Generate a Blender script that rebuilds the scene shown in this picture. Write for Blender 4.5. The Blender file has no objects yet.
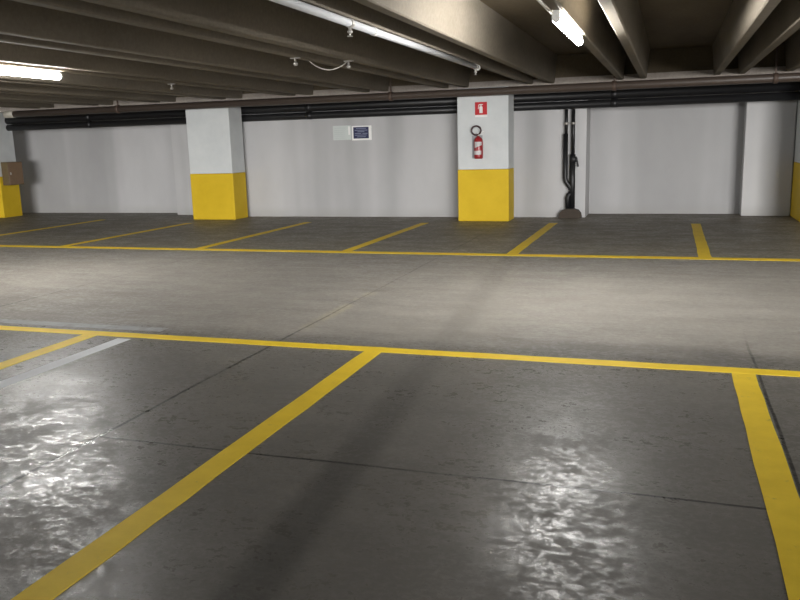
import bpy, bmesh, math, random
from mathutils import Vector, Matrix
random.seed(7)
scene = bpy.context.scene
C = scene.collection
PI = math.pi

# ------------------------------------------------------------------ mesh helpers
def add_box(bm, x0, x1, y0, y1, z0, z1, bevel=0.0, seg=2):
    t = bmesh.new()
    r = bmesh.ops.create_cube(t, size=1.0)
    for v in t.verts:
        v.co = Vector((x0 + (v.co.x + .5) * (x1 - x0), y0 + (v.co.y + .5) * (y1 - y0), z0 + (v.co.z + .5) * (z1 - z0)))
    if bevel:
        bmesh.ops.bevel(t, geom=t.edges[:], offset=bevel, segments=seg, profile=.5, affect='EDGES')
    merge(bm, t)

def merge(bm, t):
    me = bpy.data.meshes.new('tmp')
    t.to_mesh(me); t.free()
    bm.from_mesh(me)
    bpy.data.meshes.remove(me)

def add_tube(bm, pts, r, n=16, caps=True, closed=False):
    pts = [Vector(p) for p in pts]
    rs = r if isinstance(r, (list, tuple)) else [r] * len(pts)
    rings = []
    up = None
    m = len(pts)
    for i, p in enumerate(pts):
        if closed:
            d = pts[(i + 1) % m] - pts[i - 1]
        else:
            d = pts[min(i + 1, m - 1)] - pts[max(i - 1, 0)]
        d.normalize()
        if up is None:
            up = Vector((0, 0, 1)) if abs(d.z) < .9 else Vector((1, 0, 0))
        a = up - d * up.dot(d); a.normalize()
        up = a
        b = d.cross(a)
        rings.append([bm.verts.new(p + (a * math.cos(2 * PI * k / n) + b * math.sin(2 * PI * k / n)) * rs[i]) for k in range(n)])
    for i in range(m if closed else m - 1):
        A, B = rings[i], rings[(i + 1) % m]
        for k in range(n):
            f = bm.faces.new((A[k], A[(k + 1) % n], B[(k + 1) % n], B[k])); f.smooth = True
    if caps and not closed:
        bm.faces.new(rings[0][::-1]); bm.faces.new(rings[-1])

def add_lathe(bm, prof, cx, cy, n=28):
    """profile of (radius, z) about a vertical axis"""
    rings = []
    for r, z in prof:
        if r < 1e-5:
            rings.append([bm.verts.new((cx, cy, z))])
        else:
            rings.append([bm.verts.new((cx + r * math.cos(2 * PI * k / n), cy + r * math.sin(2 * PI * k / n), z)) for k in range(n)])
    for A, B in zip(rings, rings[1:]):
        for k in range(n):
            q = []
            for v in (A[k % len(A)], A[(k + 1) % n % len(A)], B[(k + 1) % n % len(B)], B[k % len(B)]):
                if v not in q: q.append(v)
            if len(q) > 2:
                f = bm.faces.new(q); f.smooth = True

def add_prism(bm, poly, y0, y1, axis='y'):
    """extrude a polygon: axis 'y' -> poly is (x,z); axis 'z' -> poly is (x,y)"""
    def P(a, b, t):
        return (a, t, b) if axis == 'y' else ((a, b, t) if axis == 'z' else (t, a, b))
    A = [bm.verts.new(P(a, b, y0)) for a, b in poly]
    B = [bm.verts.new(P(a, b, y1)) for a, b in poly]
    n = len(poly)
    bm.faces.new(A[::-1]); bm.faces.new(B)
    for i in range(n):
        bm.faces.new((A[i], A[(i + 1) % n], B[(i + 1) % n], B[i]))

def obj(name, bm, mat, parent=None):
    bmesh.ops.recalc_face_normals(bm, faces=bm.faces[:])
    me = bpy.data.meshes.new(name)
    bm.to_mesh(me); bm.free()
    me.materials.append(mat)
    o = bpy.data.objects.new(name, me)
    C.objects.link(o)
    if parent is not None:
        o.parent = parent
        p = parent; off = Vector((0, 0, 0))
        while p is not None:
            off += p.location; p = p.parent
        me.transform(Matrix.Translation(-off))
    return o

def tag(o, label, cat, group=None, kind=None):
    if label: o['label'] = label
    if cat: o['category'] = cat
    if group: o['group'] = group
    if kind: o['kind'] = kind
    return o

def thing(name, label, cat, loc, group=None):
    o = bpy.data.objects.new(name, None); C.objects.link(o)
    o.empty_display_size = .1
    o.location = loc
    return tag(o, label, cat, group)

def struct(name, bm, mat):
    o = obj(name, bm, mat); o['kind'] = 'structure'; return o

# ------------------------------------------------------------------ material helpers
class N:
    def __init__(self, name):
        self.m = bpy.data.materials.new(name); self.m.use_nodes = True
        self.t = self.m.node_tree; self.t.nodes.clear()
        self.out = self.t.nodes.new('ShaderNodeOutputMaterial')
        self.b = self.t.nodes.new('ShaderNodeBsdfPrincipled')
        self.t.links.new(self.b.outputs[0], self.out.inputs[0])
        self._pos = None
    def new(self, k): return self.t.nodes.new(k)
    def link(self, a, b): self.t.links.new(a, b)
    def setin(self, sock, v):
        if isinstance(v, bpy.types.NodeSocket): self.link(v, sock)
        elif v is not None: sock.default_value = v
    def pos(self):
        if self._pos is None:
            g = self.new('ShaderNodeNewGeometry'); self._pos = g.outputs['Position']
        return self._pos
    def xyz(self):
        s = self.new('ShaderNodeSeparateXYZ'); self.link(self.pos(), s.inputs[0]); return s.outputs
    def math(self, op, a, b=None, c=None, clamp=False):
        n = self.new('ShaderNodeMath'); n.operation = op; n.use_clamp = clamp
        for i, v in enumerate((a, b, c)):
            if v is not None: self.setin(n.inputs[i], v)
        return n.outputs[0]
    def noise(self, scale=(1, 1, 1), s=1.0, detail=4, rough=.55, off=0, distort=0):
        mp = self.new('ShaderNodeMapping'); self.link(self.pos(), mp.inputs[0])
        mp.inputs['Scale'].default_value = scale
        mp.inputs['Location'].default_value = (off, off * .7, off * 1.3)
        n = self.new('ShaderNodeTexNoise'); self.link(mp.outputs[0], n.inputs['Vector'])
        n.inputs['Scale'].default_value = s; n.inputs['Detail'].default_value = detail
        n.inputs['Roughness'].default_value = rough; n.inputs['Distortion'].default_value = distort
        return n.outputs['Fac']
    def remap(self, v, a, b, c, d, smooth=False):
        n = self.new('ShaderNodeMapRange'); self.setin(n.inputs[0], v)
        n.interpolation_type = 'SMOOTHSTEP' if smooth else 'LINEAR'
        for i, x in enumerate((a, b, c, d)): self.setin(n.inputs[i + 1], x)
        return n.outputs[0]
    def mix(self, f, a, b, mode='MIX'):
        n = self.new('ShaderNodeMix'); n.data_type = 'RGBA'; n.blend_type = mode
        self.setin(n.inputs[0], f)
        self.setin(n.inputs[6], a if isinstance(a, bpy.types.NodeSocket) else (*a, 1) if len(a) == 3 else a)
        self.setin(n.inputs[7], b if isinstance(b, bpy.types.NodeSocket) else (*b, 1) if len(b) == 3 else b)
        return n.outputs[2]
    def band(self, v, c, half, soft):
        """1 inside |v-c|<half, falling to 0 over soft"""
        d = self.math('ABSOLUTE', self.math('SUBTRACT', v, c))
        return self.remap(d, half, half + soft, 1.0, 0.0, True)
    def mul(self, *a):
        r = a[0]
        for x in a[1:]: r = self.math('MULTIPLY', r, x)
        return r
    def bump(self, h, strength, dist=.01):
        n = self.new('ShaderNodeBump'); n.inputs['Strength'].default_value = strength
        n.inputs['Distance'].default_value = dist; self.link(h, n.inputs['Height'])
        self.link(n.outputs[0], self.b.inputs['Normal'])
    def set(self, col=None, rough=None, metal=None, spec=None, coat=None):
        if col is not None:
            self.setin(self.b.inputs['Base Color'], col if isinstance(col, bpy.types.NodeSocket) else (*col, 1))
        if rough is not None: self.setin(self.b.inputs['Roughness'], rough)
        if metal is not None: self.setin(self.b.inputs['Metallic'], metal)
        if spec is not None: self.setin(self.b.inputs['Specular IOR Level'], spec)
        if coat is not None: self.setin(self.b.inputs['Coat Weight'], coat)
        return self

def simple(name, c, rough=.5, metal=0.0, var=.18, s=12, spec=.5):
    n = N(name)
    f = n.noise(s=s, detail=3)
    lo = tuple(x * (1 - var) for x in c); hi = tuple(min(1, x * (1 + var)) for x in c)
    n.set(n.mix(f, lo, hi), rough, metal, spec)
    return n.m

# colours are linear
def mat_floor():
    n = N('concrete_floor')
    x, y, z = n.xyz()
    big = n.noise(s=.55, detail=5, off=3)
    mid = n.noise((1, 1.6, 1), s=2.2, detail=6, rough=.6, off=9)
    fine = n.noise(s=38, detail=5, rough=.7)
    streak = n.noise((.5, 5.5, 1), s=1.5, detail=6, rough=.65, off=5)
    # zones: worn pale aisle, greyer stalls
    wob = n.math('MULTIPLY', n.math('SUBTRACT', mid, .5), .35)
    yy = n.math('ADD', y, wob)
    aisle = n.mul(n.remap(yy, 5.42, 5.9, 0, 1, True), n.remap(yy, 9.9, 10.6, 1, 0, True))
    far = n.remap(yy, 10.2, 10.6, 0, 1, True)
    near_c = n.mix(n.remap(big, .3, .7, 0, 1), (.155, .146, .131), (.19, .179, .161))
    aisle_c = n.mix(n.remap(streak, .3, .7, 0, 1), (.235, .218, .193), (.30, .280, .250))
    far_c = n.mix(n.remap(streak, .3, .7, 0, 1), (.195, .177, .142), (.255, .232, .19))
    col = n.mix(aisle, near_c, aisle_c)
    col = n.mix(far, col, far_c)
    # mottling
    col = n.mix(1.0, col, n.mix(n.remap(mid, .25, .75, 0, 1), (.86, .86, .86), (1.13, 1.13, 1.13)), 'MULTIPLY')
    col = n.mix(1.0, col, n.mix(n.remap(fine, .25, .75, 0, 1), (.86, .86, .86), (1.14, 1.14, 1.14)), 'MULTIPLY')
    # dirt band beside the near line, tyre streak, floor darker towards the wall foot
    dirt = n.mul(n.band(yy, 5.72, .12, .18), n.remap(x, -2.5, -.5, 0, 1, True), .45)
    tyre = n.mul(n.band(n.math('ADD', x, n.math('MULTIPLY', y, .075)), -1.16, .05, .11), n.remap(yy, 2.0, 5.6, 1.0, .3), n.remap(mid, .3, .6, .6, 1))
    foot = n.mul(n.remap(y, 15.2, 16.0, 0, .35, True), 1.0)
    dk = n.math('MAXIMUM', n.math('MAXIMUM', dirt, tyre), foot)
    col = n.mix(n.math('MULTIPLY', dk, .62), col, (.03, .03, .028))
    # pale repair along the joint in the aisle
    rep = n.mul(n.band(n.math('ADD', x, n.math('MULTIPLY', n.math('SUBTRACT', fine, .5), .25)), -2.84, .03, .06), n.band(y, 6.9, .85, .3), n.remap(mid, .42, .55, 0, 1))
    col = n.mix(n.math('MULTIPLY', rep, .6), col, (.42, .38, .28))
    # saw-cut joints
    jit = n.math('MULTIPLY', n.math('SUBTRACT', n.noise(s=1.3, detail=3, off=2), .5), .035)
    j1 = n.band(n.math('ADD', x, jit), -2.85, .008, .007)
    j2 = n.mul(n.band(n.math('ADD', y, jit), 3.32, .006, .006), n.remap(x, -2.9, -2.8, 0, 1))
    j3 = n.mul(n.band(n.math('ADD', x, jit), .58, .006, .006), n.remap(y, 3.2, 3.3, 0, 1), n.remap(y, 5.6, 6.6, 1, 0))
    j4 = n.band(n.math('ADD', x, jit), -6.3, .008, .007)
    jj = n.math('MAXIMUM', n.math('MAXIMUM', j1, j2), n.math('MAXIMUM', j3, j4))
    jm = n.mul(jj, n.remap(y, 5.0, 7.5, .85, .35), n.remap(mid, .3, .5, .45, 1))
    col = n.mix(jm, col, (.02, .02, .019))
    n.set(col)
    # worn gloss: glossier in the foreground stalls
    rn = n.noise((1, 1.5, 1), s=11, detail=8, rough=.68, off=21)
    base_r = n.remap(n.math('MAXIMUM', aisle, far), 0, 1, .27, .45)
    pat = n.math('ADD', n.math('MULTIPLY', n.noise((.9, 1.1, 1), s=26, detail=8, rough=.75, off=33, distort=.3), .68), n.math('MULTIPLY', n.noise((.8, 1.2, 1), s=3, detail=5, rough=.6, off=13), .32))
    rough = n.math('ADD', base_r, n.remap(rn, .25, .75, -.06, .22))
    rough = n.math('ADD', rough, n.remap(pat, .44, .60, .12, -.10, True), clamp=True)
    n.set(rough=rough, spec=n.remap(pat, .43, .60, .10, .44, True))
    h = n.math('ADD', n.noise((1, 1.05, 1), s=46, detail=8, rough=.8, off=4), n.math('MULTIPLY', jj, -.8))
    n.bump(h, .19, .0042)
    return n.m

def mat_wall(name, seed, base=(.47, .468, .472)):
    n = N(name)
    x, y, z = n.xyz()
    v = n.noise((1, 1, .05), s=.55, detail=3, rough=.6, off=seed, distort=.2)
    m = n.noise((1, 1, .5), s=1.7, detail=5, off=seed + 4)
    lo = tuple(b * .78 for b in base); hi = tuple(min(1, b * 1.1) for b in base)
    col = n.mix(n.remap(v, .38, .62, 0, 1, True), lo, hi)
    col = n.mix(1.0, col, n.mix(n.remap(m, .25, .75, 0, 1), (.93, .93, .93), (1.05, 1.05, 1.05)), 'MULTIPLY')
    # drip stains from the top and uneven darkening at the foot
    col = n.mix(n.mul(n.remap(z, .25, 0, 0, .45, True), n.remap(m, .35, .6, .3, 1)), col, (.33, .32, .30))
    n.set(col, .75, spec=.25)
    n.bump(n.noise(s=60, detail=4), .15, .004)
    return n.m

def mat_paint(name, a, b, rough=.5, s=5, wear=None, wearcol=(.14, .13, .1)):
    n = N(name)
    f = n.noise(s=s, detail=6, rough=.6)
    col = n.mix(n.remap(f, .3, .7, 0, 1), a, b)
    if wear:
        w = n.noise((1, 1, 1), s=wear[0], detail=7, rough=.75, off=8)
        col = n.mix(n.remap(w, wear[1], wear[1] + .14, 0, wear[2]), col, wearcol)
    n.set(col, rough + .08, spec=.22)
    n.bump(n.noise(s=45, detail=4), .12, .004)
    return n.m

def mat_concrete_ceiling(name, a, b):
    n = N(name)
    f = n.noise((1, .35, 1), s=1.4, detail=6, rough=.62, off=6)
    g = n.noise(s=24, detail=5, rough=.7)
    col = n.mix(n.remap(f, .3, .7, 0, 1), a, b)
    col = n.mix(1.0, col, n.mix(n.remap(g, .25, .75, 0, 1), (.85, .85, .85), (1.15, 1.15, 1.15)), 'MULTIPLY')
    n.set(col, .8, spec=.2)
    n.bump(g, .2, .006)
    return n.m

def mat_emit(name, col, strength):
    n = N(name)
    n.set((.8, .8, .8), .4)
    n.b.inputs['Emission Color'].default_value = (*col, 1)
    n.b.inputs['Emission Strength'].default_value = strength
    return n.m

M = {}
M['floor'] = mat_floor()
M['wall_mid'] = mat_wall('plaster_wall_mid', 2)
M['wall_left'] = mat_wall('plaster_wall_left', 11)
M['wall_right'] = mat_wall('plaster_wall_right', 23)
M['pilaster'] = mat_wall('plaster_pilaster', 31, (.52, .518, .52))
M['column'] = mat_paint('white_column_paint', (.56, .585, .59), (.63, .65, .65), .55, 3)
M['yellow_col'] = mat_paint('yellow_column_paint', (.60, .405, .016), (.68, .47, .024), .5, 3)
M['line'] = mat_paint('yellow_line_paint', (.78, .54, .022), (.90, .64, .035), .5, 6, wear=(14, .60, .45))
M['old_line'] = mat_paint('old_white_line_paint', (.72, .74, .76), (.82, .84, .86), .6, 6, wear=(9, .75, .35), wearcol=(.2, .195, .185))
M['faint_line'] = mat_paint('faint_white_line_paint', (.30, .305, .31), (.42, .425, .43), .6, 6, wear=(7, .48, .85), wearcol=(.24, .225, .2))
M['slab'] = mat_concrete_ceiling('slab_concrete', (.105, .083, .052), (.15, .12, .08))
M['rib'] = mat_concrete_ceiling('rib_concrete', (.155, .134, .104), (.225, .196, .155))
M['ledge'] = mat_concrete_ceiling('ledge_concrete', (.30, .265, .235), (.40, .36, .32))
M['pipe'] = simple('painted_steel_pipe', (.075, .056, .045), .42, 0, .2, 8)
M['sprinkler'] = simple('pale_grey_pipe_paint', (.52, .53, .55), .4, 0, .08)
M['pipe_end'] = simple('pale_pipe_cap', (.5, .47, .4), .5)
M['black_pipe'] = simple('black_plastic_pipe', (.009, .009, .010), .45, 0, .3, 6)
M['rust'] = simple('rusty_brown_steel', (.09, .06, .045), .6, 0, .3, 20)
M['steel'] = simple('galvanised_steel', (.5, .48, .45), .4, .6, .15, 30)
M['lamp_body'] = simple('lamp_housing_plastic', (.75, .75, .73), .45)
M['tube'] = mat_emit('lit_lamp_diffuser', (1.0, .985, .955), 165.0)
M['red'] = simple('red_enamel', (.30, .02, .025), .3, 0, .1)
M['sign_red'] = simple('sign_red', (.50, .012, .018), .4, 0, .08)
M['white'] = simple('white_vinyl', (.82, .82, .80), .4, 0, .03)
M['label'] = simple('greyed_label_paper', (.55, .53, .53), .5)
M['grey_plate'] = simple('grey_plastic_plate', (.33, .33, .35), .5, 0, .08)
M['black'] = simple('black_rubber', (.02, .02, .022), .45, 0, .1)
M['hose'] = simple('maroon_black_hose', (.055, .028, .032), .45, 0, .1)
M['navy'] = simple('navy_sign', (.018, .022, .075), .4, 0, .1)
M['navy_text'] = simple('pale_blue_print', (.22, .24, .34), .5, 0, .1)
M['paper'] = simple('faded_green_white_sheet', (.56, .60, .58), .6, 0, .05)
M['paper_text'] = simple('faded_print', (.49, .53, .52), .6, 0, .05)
M['box'] = simple('brown_painted_metal', (.20, .125, .07), .5, 0, .15, 9)
M['box_trim'] = simple('dark_brown_metal', (.12, .085, .04), .5, 0, .15, 9)
M['block'] = simple('dark_stained_concrete', (.05, .038, .028), .85, 0, .3, 14)
M['wire'] = simple('grey_wire', (.5, .47, .42), .5)

# ------------------------------------------------------------------ the shell
XL, XR, YB = -21.0, 15.0, -7.0
HC = 2.97
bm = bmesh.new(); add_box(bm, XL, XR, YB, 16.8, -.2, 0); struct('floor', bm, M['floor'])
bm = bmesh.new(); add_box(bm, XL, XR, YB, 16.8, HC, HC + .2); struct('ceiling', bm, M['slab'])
bm = bmesh.new(); add_box(bm, -9.30, -1.50, 15.58, 16.8, 0, 2.44); struct('wall_back', bm, M['wall_mid'])
bm = bmesh.new(); add_box(bm, XL, -9.30, 16.40, 16.8, 0, 2.44); struct('wall_back_left', bm, M['wall_left'])
bm = bmesh.new(); add_box(bm, -1.50, XR, 16.35, 16.8, 0, 2.44); struct('wall_back_right', bm, M['wall_right'])
bm = bmesh.new(); add_box(bm, XL - .2, XL, YB, 16.8, 0, HC); struct('wall_left', bm, M['wall_left'])
bm = bmesh.new(); add_box(bm, XR, XR + .2, YB, 16.8, 0, HC); struct('wall_right', bm, M['wall_right'])
# pilasters on the back wall
bm = bmesh.new(); add_box(bm, -10.72, -9.30, 15.86, 16.40, 0, 2.44, .012, 2); struct('trim_1', bm, M['pilaster'])
bm = bmesh.new(); add_box(bm, 1.27, 2.09, 15.94, 16.35, 0, 2.44, .012, 2); struct('trim_2', bm, M['pilaster'])
# bearing ledge over the pipes, with the darker end wall of the bays above it
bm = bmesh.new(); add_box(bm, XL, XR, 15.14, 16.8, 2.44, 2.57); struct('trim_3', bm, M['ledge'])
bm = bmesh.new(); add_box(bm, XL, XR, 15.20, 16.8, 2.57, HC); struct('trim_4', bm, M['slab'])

# ------------------------------------------------------------------ ceiling beams: pairs of ribs
ZB = 2.48
def rib_poly(cx):
    b, t = .055, .10
    return [(cx - b + .012, ZB), (cx + b - .012, ZB), (cx + b, ZB + .012), (cx + t, HC), (cx - t, HC), (cx - b, ZB + .012)]
beam_labels = [
    (2.03, 'twin-rib concrete ceiling beam at the right edge, short end seen beside white pillar'),
    (.91, 'twin-rib concrete ceiling beam right of the lit tube lamp, leaning to the upper right'),
    (-.69, 'twin-rib concrete ceiling beam with the lit tube lamp near the fire sign under it'),
    (-2.29, 'twin-rib concrete ceiling beam with brightly lit side, running towards the extinguisher pillar'),
    (-3.89, 'twin-rib concrete ceiling beam with a loose wire dangling under it'),
    (-5.49, 'dark twin-rib concrete ceiling beam between the loose wire beam and the left lamp beam'),
    (-7.09, 'twin-rib concrete ceiling beam carrying the glowing tube lamp at far left'),
    (-8.69, 'dim twin-rib concrete ceiling beam first behind the left tube lamp'),
    (-10.29, 'dim twin-rib concrete ceiling beam second behind the left tube lamp'),
    (-11.89, 'dim twin-rib concrete ceiling beam third behind the left tube lamp'),
    (-13.49, 'dim twin-rib concrete ceiling beam leftmost, above the brown metal box'),
]
for cx, lab in beam_labels:
    t = thing('ceiling_beam', lab, 'beam', (cx, 4, ZB), 'twin-rib ceiling beams')
    for s in (-1, 1):
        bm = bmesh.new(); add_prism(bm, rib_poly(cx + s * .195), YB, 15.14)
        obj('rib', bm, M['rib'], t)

# ------------------------------------------------------------------ columns
def pillar(x0, x1, y0, y1, label, ztop=2.44, zy=.965):
    t = thing('pillar', label, 'pillar', ((x0 + x1) / 2, (y0 + y1) / 2, 0), 'painted concrete pillars')
    bm = bmesh.new(); add_box(bm, x0, x1, y0, y1, zy, ztop, .015, 2)
    tag(obj('shaft', bm, M['column'], t), 'white upper shaft', None)
    bm = bmesh.new(); add_box(bm, x0 - .004, x1 + .004, y0 - .004, y1 + .004, 0, zy, .015, 2)
    tag(obj('painted_base', bm, M['yellow_col'], t), 'yellow painted base', None)
    return t
pillar(-9.64, -8.62, 14.84, 15.38, 'white pillar with yellow base between the navy wall sign and the left wall', 2.44)
pillar(-3.77, -2.81, 14.74, 15.27, 'white pillar with yellow base carrying the red sign and extinguisher')
pillar(-15.95, -14.95, 15.05, 15.62, 'white pillar with yellow base at left edge, brown box on its side')
pillar(2.10, 3.10, 14.80, 15.93, 'white pillar with yellow base cut off by the right edge')

# ------------------------------------------------------------------ floor lines
def strip(x0, x1, y0, y1, label, group=None, mat='line', z=.0025, name='parking_line', cat='parking line'):
    bm = bmesh.new()
    n = max(1, int(max(x1 - x0, y1 - y0) / .25))
    # slightly uneven hand-rolled edges
    along_x = (x1 - x0) > (y1 - y0)
    A, B = [], []
    for i in range(n + 1):
        f = i / n
        j0, j1 = random.uniform(-.004, .004), random.uniform(-.004, .004)
        if along_x:
            A.append(bm.verts.new((x0 + (x1 - x0) * f, y0 + j0, z))); B.append(bm.verts.new((x0 + (x1 - x0) * f, y1 + j1, z)))
        else:
            A.append(bm.verts.new((x0 + j0, y0 + (y1 - y0) * f, z))); B.append(bm.verts.new((x1 + j1, y0 + (y1 - y0) * f, z)))
    for i in range(n):
        bm.faces.new((A[i], A[i + 1], B[i + 1], B[i]))
    r = bmesh.ops.extrude_face_region(bm, geom=bm.faces[:])
    for v in r['geom']:
        if isinstance(v, bmesh.types.BMVert): v.co.z = 0.0002
    o = obj(name, bm, M[mat])
    return tag(o, label, cat, group)
strip(XL, XR, 5.305, 5.43, 'long yellow line along the near side of the aisle, closing the foreground stalls', 'aisle edge lines', z=.003)
strip(XL, XR, 10.29, 10.47, 'thin long yellow line along the far side of the aisle, before the pillars', 'aisle edge lines', z=.003)
strip(-2.085, -1.945, -.5, 5.305, 'wide yellow stall line running from bottom left up to the middle', 'near stall lines')
strip(.42, .56, -.5, 5.305, 'wide yellow stall line on the right, running down the right edge of the foreground', 'near stall lines')
strip(-4.59, -4.45, -.5, 5.305, 'yellow stall line at left edge in front, beside the old white stripe', 'near stall lines')
for x, e, lab in [(.455, 14.5, 'short yellow stall line furthest right, in front of the right back wall'),
               (-1.95, 14.5, 'short yellow stall line ending in front of the black standpipes'),
               (-4.33, 14.4, 'yellow stall line ending just left of the extinguisher pillar'),
               (-6.75, 14.4, 'yellow stall line ending left of the navy sign, right of the left pillar'),
               (-9.27, 14.1, 'yellow stall line that ends at the foot of the middle-left pillar'),
               (-11.86, 14.7, 'faint yellow stall line furthest left, before the brown box pillar')]:
    strip(x - .075, x + .075, 10.47, e, lab, 'far stall lines')
strip(-4.21, -4.08, -.5, 5.25, 'worn old white stripe beside the left foreground stall line', None, 'old_line', .0015, 'old_floor_stripe', 'floor stripe')
strip(-7.5, -4.0, 5.53, 5.66, 'faded old white stripe just beyond the near yellow aisle line at left', None, 'faint_line', .0015, 'old_floor_stripe', 'floor stripe')

# ------------------------------------------------------------------ pipes along the back wall
t = thing('ceiling_pipe', 'long brown steel pipe running across in front of the pillar tops', 'pipe', (-6, 14.58, 2.35))
bm = bmesh.new(); add_tube(bm, [(-13.95, 14.58, 2.35), (XR, 14.58, 2.35)], .070, 20); obj('pipe_run', bm, M['pipe'], t)
bm = bmesh.new(); add_tube(bm, [(-14.12, 14.58, 2.35), (-14.09, 14.58, 2.35), (-13.85, 14.58, 2.35)], [.055, .078, .078], 20); obj('end_cap', bm, M['pipe_end'], t)
for x in (-11.1, -5.0, -.95, 1.57):
    bm = bmesh.new(); add_tube(bm, [(x - .035, 14.58, 2.35), (x + .035, 14.58, 2.35)], .084, 20)
    add_box(bm, x - .015, x + .015, 14.57, 14.59, 2.43, HC - .001); obj('hanger', bm, M['rust'], t)
for z, w, pr in ((2.258, 'upper', .085), (2.093, 'lower', .072)):
    t = thing('drain_pipe', w + ' of the two black pipes running behind the pillars along the wall top', 'pipe', (-6, 15.48, z), 'black wall pipes')
    bm = bmesh.new(); add_tube(bm, [(-14.94, 15.48, z), (2.09, 15.48, z)], pr, 24); obj('pipe_run', bm, M['black_pipe'], t)
    for x in (-12.6, -7.1, -1.0):
        bm = bmesh.new(); add_tube(bm, [(x - .06, 15.48, z), (x + .06, 15.48, z)], pr + .004, 24); obj('coupling', bm, M['black_pipe'], t)

# ------------------------------------------------------------------ black standpipes at the middle wall end
t = thing('standpipe', 'black twin standpipes with a valve against the wall, right of the extinguisher pillar', 'pipe', (-1.77, 15.48, .16))
bm = bmesh.new()
add_tube(bm, [(-1.86, 15.48, 2.018), (-1.86, 15.48, 1.55)], .03, 14)
obj('left_riser', bm, M['black_pipe'], t)
bm = bmesh.new()
add_tube(bm, [(-1.87, 15.48, 1.57), (-1.87, 15.48, .76), (-1.855, 15.48, .69), (-1.77, 15.48, .57), (-1.735, 15.48, .50)], .046, 16)
obj('insulated_riser', bm, M['black_pipe'], t)
bm = bmesh.new()
add_tube(bm, [(-1.73, 15.48, 2.018), (-1.73, 15.48, 1.19)], .032, 14)
add_tube(bm, [(-1.735, 15.48, 1.19), (-1.735, 15.48, .177)], .052, 16)
obj('right_riser', bm, M['black_pipe'], t)
bm = bmesh.new()
add_tube(bm, [(-1.81, 15.48, .177), (-1.82, 15.48, .38), (-1.80, 15.48, .43), (-1.75, 15.48, .47)], .05, 14)
obj('lower_elbow', bm, M['black_pipe'], t)
for x in (-1.86, -1.73):
    bm = bmesh.new(); add_tube(bm, [(x, 15.48, 1.74), (x, 15.48, 1.78)], .045, 16)
    add_box(bm, x - .012, x + .012, 15.5, 15.579, 1.745, 1.775); obj('pipe_clamp', bm, M['steel'], t)
bm = bmesh.new()
add_tube(bm, [(-1.70, 15.48, 1.10), (-1.655, 15.46, 1.08)], .025, 12)
add_tube(bm, [(-1.665, 15.46, 1.13), (-1.645, 15.45, 1.05), (-1.63, 15.45, .96)], .016, 10)
add_tube(bm, [(-1.72, 15.48, 1.15), (-1.72, 15.48, 1.05)], .062, 16)
obj('valve', bm, M['black'], t)
bm = bmesh.new()
add_prism(bm, [(-1.985, .0), (-1.555, .0), (-1.57, .09), (-1.62, .15), (-1.70, .175), (-1.84, .175), (-1.92, .14), (-1.97, .08)], 15.40, 15.575)
o = obj('concrete_plinth', bm, M['block']); tag(o, 'small dark concrete block under the black standpipes', 'block')

# ------------------------------------------------------------------ lamps
def lamp(x, y0, y1, label, conduit=True):
    t = thing('tube_lamp', label, 'lamp', (x, (y0 + y1) / 2, 2.43), 'ceiling tube lamps')
    bm = bmesh.new(); add_box(bm, x - .028, x + .028, y0, y1, 2.452, 2.4795, .006, 2); obj('housing', bm, M['lamp_body'], t)
    zc = 2.42
    bm = bmesh.new(); add_tube(bm, [(x, y0 + .04, zc), (x, y1 - .04, zc)], .036, 24); obj('diffuser', bm, M['tube'], t)
    for y in (y0, y1 - .04):
        bm = bmesh.new(); add_tube(bm, [(x, y, zc), (x, y + .006, zc), (x, y + .034, zc), (x, y + .04, zc)], [.024, .034, .034, .024] if y == y0 else [.024, .034, .034, .024], 24)
        add_box(bm, x - .03, x + .03, y + .002, y + .038, zc, 2.455); obj('end_cap', bm, M['lamp_body'], t)
    return t
lamp(-.885, 6.60, 8.35, 'lit tube lamp under the beam near the fire sign, right of centre')
lamp(-7.285, 6.75, 8.50, 'glowing tube lamp cut off by the left edge of the picture')
lamp(5.52, 6.6, 8.35, 'lit tube lamp outside the frame at far right')
lamp(-13.685, 6.6, 8.35, 'lit tube lamp outside the frame at far left')
for x, lab in ((-.925, 'thin pale conduit under the beam feeding the tube lamp right of centre'), (-7.245, 'thin pale conduit under the beam feeding the left tube lamp')):
    bm = bmesh.new(); add_tube(bm, [(x, YB, 2.466), (x, 6.59 if x > -2 else 6.74, 2.466)], .013, 10)
    tag(obj('cable_conduit', bm, M['wire']), lab, 'conduit')

# small fittings on the beam undersides
def fitting(x, y, label, wire=False):
    t = thing('beam_hook', label, 'hook', (x, y, ZB), 'hooks under the beams')
    bm = bmesh.new(); add_box(bm, x - .06, x + .06, y - .02, y + .02, ZB - .014, ZB - .0005, .003, 1); obj('strap', bm, M['steel'], t)
    bm = bmesh.new()
    add_tube(bm, [(x, y, ZB - .012), (x, y, ZB - .05)], .012, 10)
    add_lathe(bm, [(.0, ZB - .05), (.022, ZB - .055), (.026, ZB - .072), (.018, ZB - .09), (0, ZB - .094)], x, y, 14)
    obj('hook_stem', bm, M['steel'], t)
t = thing('sprinkler_pipe', 'pale grey pipe with two small sprinkler heads under the brightly lit beam', 'pipe', (-2.455, 4, 2.441))
bm = bmesh.new(); add_tube(bm, [(-2.455, YB, 2.441), (-2.455, 10.75, 2.441)], .031, 18); obj('pipe_run', bm, M['sprinkler'], t)
for y in (2.0, 6.75, 10.72):
    bm = bmesh.new(); add_tube(bm, [(-2.455, y - .03, 2.441), (-2.455, y + .03, 2.441)], .036, 18); obj('collar', bm, M['lamp_body'], t)
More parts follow.
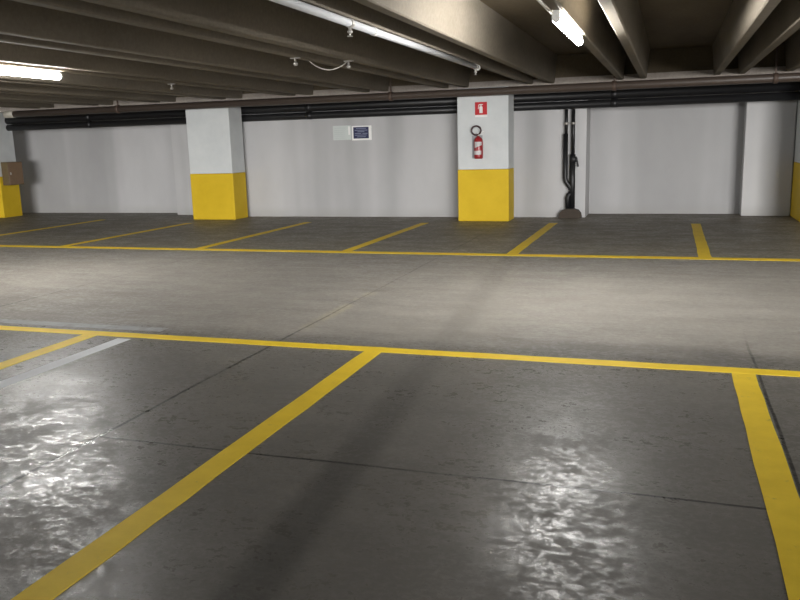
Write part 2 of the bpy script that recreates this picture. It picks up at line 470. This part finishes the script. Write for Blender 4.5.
for y in (6.2, 10.6):
    bm = bmesh.new()
    add_tube(bm, [(-2.455, y - .025, 2.441), (-2.455, y + .025, 2.441)], .037, 18)
    add_tube(bm, [(-2.455, y, 2.44), (-2.455, y, 2.385)], .013, 10)
    add_lathe(bm, [(0, 2.385), (.02, 2.383), (.022, 2.37), (.008, 2.36), (.007, 2.345), (.022, 2.343), (.022, 2.339), (0, 2.338)], -2.455, y, 14)
    obj('sprinkler_head', bm, M['steel'], t)
fitting(-4.085, 8.6, 'small pale hook on the left rib of the loose-wire beam')
fitting(-3.695, 9.25, 'pale bracket on the right rib of the loose-wire beam, where the wire hangs')
fitting(-7.285, 10.9, 'small pale hook on the beam beyond the left tube lamp')
bm = bmesh.new()
pts = []
for i in range(13):
    f = i / 12
    pts.append((-4.07 + .38 * f, 8.95 + .25 * f, ZB - .012 - .10 * math.sin(PI * f) ** .8))
add_tube(bm, pts, .006, 8)
tag(obj('loose_wire', bm, M['wire']), 'thin loose wire sagging between two ribs of a ceiling beam', 'wire')

# ------------------------------------------------------------------ fire sign and extinguisher
YC = 14.74
t = thing('fire_sign', 'red square sign with white extinguisher pictogram on the white pillar', 'sign', (-3.315, YC, 1.93))
bm = bmesh.new(); add_box(bm, -3.43, -3.20, YC - .012, YC - .001, 1.915, 2.185, .002, 1); obj('sign_plate', bm, M['white'], t)
bm = bmesh.new(); add_box(bm, -3.428, -3.202, YC - .0145, YC - .0122, 1.955, 2.183); tag(obj('red_field', bm, M['sign_red'], t), 'red field', None)
bm = bmesh.new()
y0, y1 = YC - .0175, YC - .0147
add_prism(bm, [(-3.345, 1.985), (-3.285, 1.985), (-3.285, 2.09), (-3.297, 2.108), (-3.333, 2.108), (-3.345, 2.09)], y0, y1)
add_box(bm, -3.325, -3.305, y0, y1, 2.11, 2.128)
add_box(bm, -3.345, -3.28, y0, y1, 2.13, 2.145)
add_prism(bm, [(-3.345, 2.145), (-3.36, 2.135), (-3.372, 2.06), (-3.36, 2.058), (-3.352, 2.12), (-3.34, 2.132)], y0, y1)
obj('pictogram', bm, M['white'], t)

ex, ey = -3.345, YC - .115
t = thing('fire_extinguisher', 'red fire extinguisher with looped black hose hung on the white pillar', 'fire extinguisher', (ex, ey, 1.17))
bm = bmesh.new()
add_lathe(bm, [(0, 1.165), (.07, 1.165), (.082, 1.18), (.084, 1.21), (.084, 1.47), (.078, 1.51), (.055, 1.545), (.03, 1.56), (.024, 1.575), (0, 1.575)], ex, ey, 32)
obj('cylinder_body', bm, M['red'], t)
bm = bmesh.new()
for k0, k1, za, zb in ((-150, -40, 1.24, 1.31), (-130, -35, 1.36, 1.47)):
    A = []; 
    for k in range(13):
        a = math.radians(k0 + (k1 - k0) * k / 12)
        A.append((bm.verts.new((ex + .0855 * math.cos(a), ey + .0855 * math.sin(a), za + (.05 * k / 12 if za > 1.3 else 0))), bm.verts.new((ex + .0855 * math.cos(a), ey + .0855 * math.sin(a), zb))))
    for (p, q), (r, s) in zip(A, A[1:]): bm.faces.new((p, r, s, q))
obj('printed_label', bm, M['label'], t)
bm = bmesh.new()
add_tube(bm, [(ex, ey, 1.57), (ex, ey, 1.605)], .022, 14)
add_box(bm, ex - .03, ex + .03, ey - .02, ey + .02, 1.59, 1.615, .004, 1)
obj('valve', bm, M['steel'], t)
bm = bmesh.new()
add_prism(bm, [(ex - .02, 1.612), (ex + .03, 1.622), (ex + .10, 1.65), (ex + .10, 1.66), (ex + .02, 1.64), (ex - .02, 1.63)], ey - .012, ey + .012)
add_prism(bm, [(ex, 1.60), (ex + .09, 1.605), (ex + .09, 1.615), (ex, 1.612)], ey - .012, ey + .012)
obj('lever_handle', bm, M['white'], t)
bm = bmesh.new()
lp = [(ex - .02, ey, 1.60)]
cxh, czh, rh = ex - .035, 1.675, .088
for k in range(27):
    a = math.radians(-65 - 345 * k / 26)
    lp.append((cxh + rh * math.cos(a), ey - .02, czh + rh * math.sin(a) * .9))
add_tube(bm, lp[1:], .016, 12)
add_tube(bm, [(ex - .02, ey, 1.60), (ex + .015, ey - .01, 1.61), lp[1]], .012, 12)
obj('hose', bm, M['hose'], t)
bm = bmesh.new()
add_box(bm, ex - .145, ex + .055, YC - .020, YC - .002, 1.17, 1.585, .004, 1)
add_box(bm, ex - .02, ex + .02, YC - .032, YC - .018, 1.40, 1.55, .003, 1)
obj('wall_bracket', bm, M['grey_plate'], t)

# ------------------------------------------------------------------ wall signs
YW = 15.58
t = thing('navy_sign', 'small navy blue notice with white border on the middle wall', 'sign', (-6.0, YW, 1.6))
bm = bmesh.new(); add_box(bm, -6.21, -5.78, YW - .010, YW - .001, 1.565, 1.855, .002, 1); obj('backing_board', bm, M['white'], t)
bm = bmesh.new(); add_box(bm, -6.175, -5.84, YW - .013, YW - .0105, 1.60, 1.83); tag(obj('blue_panel', bm, M['navy'], t), 'navy blue panel', None)
bm = bmesh.new()
for z, a, b in ((1.80, .06, .28), (1.765, .03, .31), (1.735, .09, .24), (1.70, .03, .17), (1.70, .20, .31), (1.668, .03, .29), (1.635, .08, .27)):
    add_box(bm, -6.175 + a, -6.175 + b, YW - .0145, YW - .0132, z - .006, z + .006)
obj('print_lines', bm, M['navy_text'], t)
t = thing('faded_notice', 'faded pale green notice sheet left of the navy sign on the wall', 'sign', (-6.42, YW, 1.57))
bm = bmesh.new(); add_box(bm, -6.63, -6.23, YW - .006, YW - .001, 1.58, 1.87, .001, 1); obj('sheet', bm, M['paper'], t)
bm = bmesh.new(); add_box(bm, -6.29, -6.25, YW - .008, YW - .0062, 1.68, 1.85); tag(obj('white_strip', bm, M['white'], t), 'white strip', None)
bm = bmesh.new()
for z in (1.82, 1.78, 1.74, 1.70, 1.66, 1.62): add_box(bm, -6.60, -6.33 - .03 * (z * 50 % 2), YW - .0075, YW - .0062, z - .006, z + .006)
obj('print_lines', bm, M['paper_text'], t)

# ------------------------------------------------------------------ brown box on the left pillar's side
xw = -14.944
t = thing('metal_box', 'brown metal wall box on the side of the leftmost pillar', 'box', (xw + .09, 15.36, .76))
bm = bmesh.new(); add_box(bm, xw + .001, xw + .19, 15.12, 15.58, .76, 1.30, .008, 2); obj('casing', bm, M['box_trim'], t)
bm = bmesh.new(); add_box(bm, xw + .19, xw + .205, 15.135, 15.565, .775, 1.285, .004, 1); d = obj('door', bm, M['box'], t)
bm = bmesh.new(); add_box(bm, xw + .205, xw + .22, 15.17, 15.19, 1.0, 1.06, .003, 1); obj('latch', bm, M['steel'], d)

# ------------------------------------------------------------------ world, camera
w = bpy.data.worlds.new('world'); scene.world = w; w.use_nodes = True
w.node_tree.nodes['Background'].inputs[0].default_value = (.80, .86, .90, 1)
w.node_tree.nodes['Background'].inputs[1].default_value = .4

sun = bpy.data.lights.new('wall_fill_sun', 'SUN'); sun.energy = 3.7; sun.angle = math.radians(20); sun.color = (1, .98, .96)  # added fill sun from behind the camera, brightens the back wall
so = bpy.data.objects.new('wall_fill_sun', sun); C.objects.link(so); so.location = (0, -9, 2.5)
so.rotation_euler = Vector((-.36, 1, -.078)).to_track_quat('-Z', 'Y').to_euler()

yaw, pitch, roll, fpx = .326316, .194829, -.028097, 798.53
fwd = Vector((-math.sin(yaw) * math.cos(pitch), math.cos(yaw) * math.cos(pitch), -math.sin(pitch)))
r = Vector((math.cos(yaw), math.sin(yaw), 0)); u = r.cross(fwd)
c, s = math.cos(roll), math.sin(roll)
r2 = c * r + s * u; u2 = -s * r + c * u
cam = bpy.data.cameras.new('camera'); co = bpy.data.objects.new('camera', cam); C.objects.link(co)
mw = Matrix((( r2.x, u2.x, -fwd.x, 0), (r2.y, u2.y, -fwd.y, 0), (r2.z, u2.z, -fwd.z, 1.5), (0, 0, 0, 1)))
co.matrix_world = mw
cam.sensor_width = 36; cam.lens = 36 * fpx / 800
cam.clip_start = .05; cam.clip_end = 100
scene.camera = co
scene.view_settings.view_transform = 'Standard'
scene.view_settings.look = 'None'
scene.view_settings.exposure = 0.50
